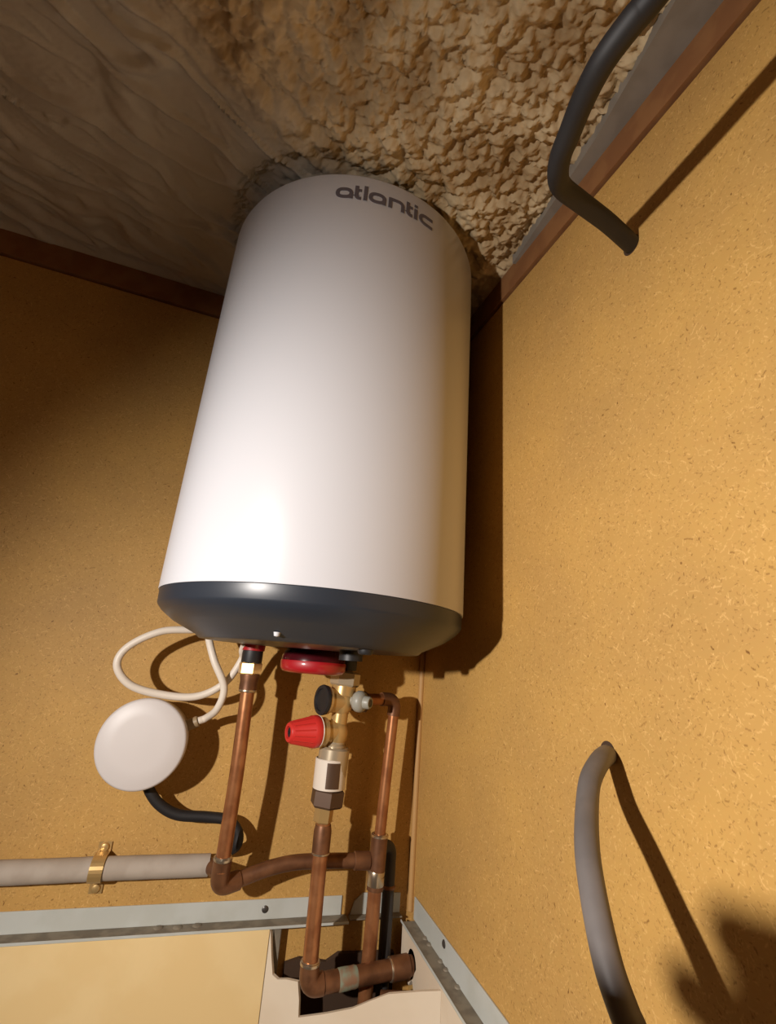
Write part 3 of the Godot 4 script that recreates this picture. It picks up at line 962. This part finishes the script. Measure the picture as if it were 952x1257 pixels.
	st = mb()
	rod(st, P.call(0.1470), P.call(0.1935), 0.0196, 0.0022, 36)
	part("barrel", st, M.nickel, t)
	st = mb()
	var y0: Vector3 = P.call(0.1455)
	lathe(st, [Vector2(0.0190, 0), Vector2(0.0203, 0.0006), Vector2(0.0205, 0.0340), Vector2(0.0196, 0.0348)], y0, UPV, 40)
	var lb := part("label_sleeve", st, M.cord, t)
	lb.set_meta("label", "white paper sleeve")
	# brown printed window facing the room
	st = mb()
	for k in 8:
		var a0 := lerpf(-0.42, 0.40, k / 8.0)
		var a1 := lerpf(-0.42, 0.40, (k + 1) / 8.0)
		var d0 := Vector3(sin(a0), 0, cos(a0))
		var d1 := Vector3(sin(a1), 0, cos(a1))
		var r := 0.0209
		smooth_quad(st, y0 + d0 * r + UPV * 0.003, y0 + d1 * r + UPV * 0.003, y0 + d1 * r + UPV * 0.0318, y0 + d0 * r + UPV * 0.0318, d0, d1, d1, d0)
	var wn := part("label_window", st, M.bronze, t)
	wn.set_meta("label", "brown printed rectangle on the white sleeve")
	st = mb()
	hex(st, P.call(0.1255), P.call(0.1462), 0.0212, 0.5)
	part("lower_nut", st, M.bronze, t)
	st = mb()
	hex(st, P.call(0.1080) + Vector3(-0.0015, 0, 0), P.call(0.1262) + Vector3(-0.0015, 0, 0), 0.0118, 0.1)
	part("tail_nut", st, M.brass, t)

# ---------------------------------------------------------------- junction box and cables
func build_box() -> void:
	var t := thing("junction_box", "round off-white junction box hanging on the left wall by its cables", "junction box", Vector3(-0.381, 0.182, 0.03))
	var c := Vector3(-0.3768, 0.1855, 0.0)
	var ax := Vector3(-0.06, 0.02, 1.0).normalized()
	var st := mb()
	lathe(st, [Vector2(0, 0.004), Vector2(0.044, 0.004), Vector2(0.0465, 0.006), Vector2(0.0492, 0.042), Vector2(0.0492, 0.0480)], c, ax, 56)
	part("base", st, M.box_base, t)
	st = mb()
	lathe(st, [Vector2(0.047, 0.0475), Vector2(0.0504, 0.0477), Vector2(0.0512, 0.0485), Vector2(0.0512, 0.0570), Vector2(0.0502, 0.0590), Vector2(0.0484, 0.0600), Vector2(0.030, 0.0606), Vector2(0, 0.0608)], c, ax, 72)
	part("lid", st, M.box, t)
	st = mb()
	var g := Vector3(0.75, 0.36, 0.10).normalized()
	rod(st, c + Vector3(0, 0, 0.030) + g * 0.046, c + Vector3(0, 0, 0.030) + g * 0.0620, 0.0068)
	part("gland", st, M.gland, t)
	var ge := c + Vector3(0, 0, 0.030) + g * 0.0622
	# white supply cord
	st = mb()
	tube(st, spline([Vector3(-0.2790, 0.3125, 0.083), Vector3(-0.2815, 0.3035, 0.072), Vector3(-0.2806, 0.2910, 0.061), Vector3(-0.2970, 0.2610, 0.060), Vector3(-0.3284, 0.2430, 0.058), Vector3(-0.3710, 0.2432, 0.058), Vector3(-0.4070, 0.2525, 0.062), Vector3(-0.4255, 0.2745, 0.066), Vector3(-0.4171, 0.2975, 0.066), Vector3(-0.3831, 0.3185, 0.066), Vector3(-0.3430, 0.3245, 0.060), Vector3(-0.3160, 0.3330, 0.040), Vector3(-0.3040, 0.3440, 0.026), Vector3(-0.3160, 0.3460, 0.026), Vector3(-0.3270, 0.3360, 0.042), Vector3(-0.3280, 0.3210, 0.062), Vector3(-0.3145, 0.2890, 0.073), Vector3(-0.2965, 0.2570, 0.072), Vector3(-0.3000, 0.2310, 0.064), ge + g * 0.010, ge], 10), 0.0046, 16)
	tag(part("supply_cord", st, M.cord), "white round cord looping from the heater to the junction box", "cord")
	# black cable from the box
	st = mb()
	tube(st, spline([Vector3(-0.3720, 0.1480, 0.030), Vector3(-0.3637, 0.1306, 0.030), Vector3(-0.3480, 0.1140, 0.028), Vector3(-0.3250, 0.1030, 0.026), Vector3(-0.2900, 0.1000, 0.024), Vector3(-0.2640, 0.0960, 0.024), Vector3(-0.2500, 0.0830, 0.026), Vector3(-0.2490, 0.0700, 0.026), Vector3(-0.2560, 0.0600, 0.014), Vector3(-0.2600, 0.0540, -0.004)], 8), 0.0062, 16)
	tag(part("black_cable", st, M.cable), "black cable curving from the round box behind the left copper pipe", "cable")
	# thick cables out of the right wall
	var u := thing("thick_cable", "thick black cable leaving the right wall high up beside the ceiling", "cable", Vector3(0, 0.68, 0.48))
	st = mb()
	tube(st, spline([Vector3(0.03, 0.6860, 0.470), Vector3(0.0, 0.6826, 0.4798), Vector3(-0.040, 0.6755, 0.4950), Vector3(-0.080, 0.6660, 0.5090), Vector3(-0.1060, 0.6570, 0.5200), Vector3(-0.1185, 0.6500, 0.5320), Vector3(-0.1262, 0.6468, 0.5460), Vector3(-0.1300, 0.6449, 0.5593), Vector3(-0.1361, 0.6424, 0.5816), Vector3(-0.1385, 0.6415, 0.6020), Vector3(-0.1350, 0.6440, 0.6204), Vector3(-0.1315, 0.6459, 0.6312), Vector3(-0.120, 0.652, 0.68), Vector3(-0.09, 0.66, 0.80), Vector3(-0.05, 0.66, 1.0), Vector3(0.01, 0.66, 1.15)], 9), 0.0076, 22)
	part("sheath", st, M.cable, u)
	wall_hole(Vector3(-0.0003, 0.6832, 0.4790), 0.0092, u)
	u = thing("thick_cable", "thick grey cable drooping from a hole low in the right wall", "cable", Vector3(0, 0.245, 0.408))
	st = mb()
	tube(st, spline([Vector3(0.03, 0.2440, 0.388), Vector3(0.0, 0.2455, 0.4070), Vector3(-0.0220, 0.2430, 0.4230), Vector3(-0.0420, 0.2340, 0.4370), Vector3(-0.0560, 0.2220, 0.4500), Vector3(-0.0761, 0.2062, 0.4737), Vector3(-0.0875, 0.1901, 0.4917), Vector3(-0.0957, 0.1716, 0.5095), Vector3(-0.0963, 0.1586, 0.5191), Vector3(-0.0937, 0.1480, 0.5240), Vector3(-0.080, 0.09, 0.545), Vector3(-0.05, -0.05, 0.56), Vector3(0.005, -0.16, 0.57)], 9), 0.0070, 22)
	part("sheath", st, M.cable_grey, u)
	wall_hole(Vector3(-0.0003, 0.2468, 0.4062), 0.0080, u)

func wall_hole(at: Vector3, r: float, parent: Node3D) -> void:
	var st := mb()
	lathe(st, [Vector2(0.0, 0.0), Vector2(r, 0.0), Vector2(r * 0.97, 0.0004), Vector2(0.0, 0.0005)], at, Vector3.LEFT, 20)
	part("hole_rim", st, M.void, parent)

# ---------------------------------------------------------------- light
# ---------------------------------------------------------------- the photographer's free hand, left of the frame
func build_hand() -> void:
	var b := []   # [from, to, radius from, radius to]
	var ox := -0.430
	var sh := Vector3(0, -0.003, -0.010)
	var wrist := Vector3(ox + 0.004, 0.222, 0.815)
	b.append([Vector3(ox + 0.02, 0.150, 1.08), wrist, 0.040, 0.027])
	var roots := [Vector3(ox - 0.004, 0.2600, 0.735), Vector3(ox - 0.006, 0.2420, 0.727), Vector3(ox - 0.004, 0.2240, 0.730), Vector3(ox, 0.2070, 0.738)]
	for r in roots: b.append([wrist, r, 0.021, 0.0145])
	var tips := [[Vector3(ox - 0.002, 0.2690, 0.692), Vector3(ox + 0.004, 0.2700, 0.668), Vector3(ox + 0.010, 0.2685, 0.6520)], [Vector3(ox - 0.004, 0.2480, 0.680), Vector3(ox + 0.002, 0.2500, 0.655), Vector3(ox + 0.009, 0.2490, 0.6370)], [Vector3(ox - 0.002, 0.2270, 0.684), Vector3(ox + 0.006, 0.2290, 0.661), Vector3(ox + 0.016, 0.2290, 0.6440)], [Vector3(ox + 0.002, 0.2080, 0.700), Vector3(ox + 0.010, 0.2090, 0.681), Vector3(ox + 0.019, 0.2090, 0.6680)]]
	for i in 4:
		var r: float = [0.0096, 0.0098, 0.0092, 0.0082][i]
		b.append([roots[i], tips[i][0], r * 1.08, r])
		b.append([tips[i][0], tips[i][1], r, r * 0.92])
		b.append([tips[i][1], tips[i][2], r * 0.92, r * 0.80])
	b.append([wrist, Vector3(ox + 0.020, 0.258, 0.778), 0.018, 0.0145])
	b.append([Vector3(ox + 0.020, 0.258, 0.778), Vector3(ox + 0.030, 0.268, 0.742), 0.0128, 0.0112])
	b.append([Vector3(ox + 0.030, 0.268, 0.742), Vector3(ox + 0.030, 0.266, 0.714), 0.0110, 0.0088])
	for q in b:
		q[0] += sh
		q[1] += sh
	var t := thing("hand", "bare hand with spread fingers reaching in beside the torch, shading the right wall", "hand", wrist)
	part("skin", surface_net(b, 0.0040, 0.005), M.skin, t)

func surface_net(bones: Array, cell: float, k: float) -> SurfaceTool:
	var lo := Vector3.ONE * 1e9
	var hi := -lo
	for q in bones:
		for e in 2:
			var r: Vector3 = Vector3.ONE * (float(q[2 + e]) + cell * 2.5)
			lo = lo.min(q[e] - r)
			hi = hi.max(q[e] + r)
	var n := Vector3i(((hi - lo) / cell).ceil()) + Vector3i.ONE
	var f := PackedFloat32Array()
	f.resize(n.x * n.y * n.z)
	f.fill(1.0)
	for q in bones:
		var a: Vector3 = q[0]
		var ab: Vector3 = q[1] - q[0]
		var l2 := ab.length_squared()
		var m: float = maxf(q[2], q[3]) + cell * 3.0
		var i0 := Vector3i(((a.min(q[1]) - Vector3.ONE * m - lo) / cell).floor()).clamp(Vector3i.ZERO, n - Vector3i.ONE)
		var i1 := Vector3i(((a.max(q[1]) + Vector3.ONE * m - lo) / cell).ceil()).clamp(Vector3i.ZERO, n - Vector3i.ONE)
		for z in range(i0.z, i1.z + 1):
			for y in range(i0.y, i1.y + 1):
				for x in range(i0.x, i1.x + 1):
					var p := lo + Vector3(x, y, z) * cell
					var h := clampf((p - a).dot(ab) / l2, 0.0, 1.0)
					var d: float = (p - a - ab * h).length() - lerpf(q[2], q[3], h)
					var id := (z * n.y + y) * n.x + x
					var o := f[id]
					var w := maxf(k - absf(o - d), 0.0) / k
					f[id] = minf(o, d) - w * w * k * 0.25
	var at := {}
	var verts := PackedVector3Array()
	for z in n.z - 1:
		for y in n.y - 1:
			for x in n.x - 1:
				var id := (z * n.y + y) * n.x + x
				if f[id] > cell * 3.0: continue
				var s := Vector3.ZERO
				var c := 0
				for e in 12:
					var ax := e / 4
					var u := e % 2
					var v := (e / 2) % 2
					var p := Vector3i.ZERO
					p[(ax + 1) % 3] = u
					p[(ax + 2) % 3] = v
					var p2 := p
					p2[ax] = 1
					var fa := f[id + (p.z * n.y + p.y) * n.x + p.x]
					var fb := f[id + (p2.z * n.y + p2.y) * n.x + p2.x]
					if (fa < 0.0) != (fb < 0.0):
						s += Vector3(p).lerp(Vector3(p2), fa / (fa - fb))
						c += 1
				if c:
					at[id] = verts.size()
					verts.append(lo + (Vector3(x, y, z) + s / c) * cell)
	var norm := PackedVector3Array()
	norm.resize(verts.size())
	var faces := PackedInt32Array()
	var step := [1, n.x, n.x * n.y]
	for id in at:
		for ax in 3:
			var fa := f[id]
			var fb := f[id + step[ax]]
			if (fa < 0.0) == (fb < 0.0): continue
			var su: int = step[(ax + 1) % 3]
			var sv: int = step[(ax + 2) % 3]
			if not (at.has(id - su) and at.has(id - sv) and at.has(id - su - sv)): continue
			var q := [at[id], at[id - su], at[id - su - sv], at[id - sv]]
			if fa > 0.0: q.reverse()
			for tr in [[0, 1, 2], [0, 2, 3]]:
				var i: int = q[tr[0]]
				var j: int = q[tr[1]]
				var l: int = q[tr[2]]
				var g := (verts[j] - verts[i]).cross(verts[l] - verts[i])
				norm[i] += g; norm[j] += g; norm[l] += g
				faces.append_array(PackedInt32Array([i, j, l]))
	var st := mb()
	for i in range(0, faces.size(), 3):
		tri(st, verts[faces[i]], verts[faces[i + 1]], verts[faces[i + 2]], norm[faces[i]].normalized(), norm[faces[i + 1]].normalized(), norm[faces[i + 2]].normalized())
	return st

const LAMP := Vector3(-0.79, 0.35, 0.773)
const AIM := Vector3(0.0, 0.065, 0.385)

func build_torch() -> void:
	var t := thing("torch", "small black hand torch that lights the corner from the left", "torch", LAMP)
	var ax := (AIM - LAMP).normalized()
	var st := mb()
	lathe(st, [Vector2(0, -0.11), Vector2(0.011, -0.11), Vector2(0.012, -0.108), Vector2(0.012, -0.035), Vector2(0.016, -0.022), Vector2(0.016, -0.0065), Vector2(0.0135, -0.0065)], LAMP, ax, 28)
	part("casing", st, M.black, t)
	st = mb()
	lathe(st, [Vector2(0, -0.0060), Vector2(0.0138, -0.0062), Vector2(0.0138, -0.0075)], LAMP, ax, 24)
	var g := std(Color8(255, 246, 232), 0.3)
	g.emission_enabled = true
	g.emission = Color8(255, 240, 218)
	g.emission_energy_multiplier = 4.0
	part("lens", st, g, t)

func _ready() -> void:
	var cam := Camera3D.new()
	cam.name = "camera"
	cam.position = Vector3(-0.28663, 0.29652, 0.74378)
	cam.rotation_order = EULER_ORDER_YXZ
	cam.rotation = Vector3(0.317131, -0.272344, 0.079091)
	cam.fov = 94.7185
	cam.near = 0.01
	cam.far = 20.0
	add_child(cam)
	cam.current = true
	var we := WorldEnvironment.new()
	we.name = "world"
	var env := Environment.new()
	env.background_mode = Environment.BG_COLOR
	env.background_color = Color(0.02, 0.018, 0.015)
	env.tonemap_mode = Environment.TONE_MAPPER_LINEAR
	env.tonemap_exposure = 1.0
	env.sdfgi_enabled = true
	env.ssao_enabled = true
	env.ssil_enabled = true
	we.environment = env
	add_child(we)
	var sp := SpotLight3D.new()
	sp.name = "torch_beam"
	add_child(sp)
	sp.look_at_from_position(LAMP, AIM, UPV)
	sp.light_color = Color8(255, 247, 240)
	sp.light_energy = 0.95
	sp.light_size = 0.0035
	sp.spot_range = 6.0
	sp.spot_attenuation = 2.0
	sp.spot_angle = 64.0
	sp.spot_angle_attenuation = 1.0
	sp.shadow_enabled = true

	materials()
	build_shell()
	build_ceiling()
	build_lower()
	build_notch()
	build_heater()
	build_pipes()
	build_valve()
	build_box()
	build_torch()
	build_hand()
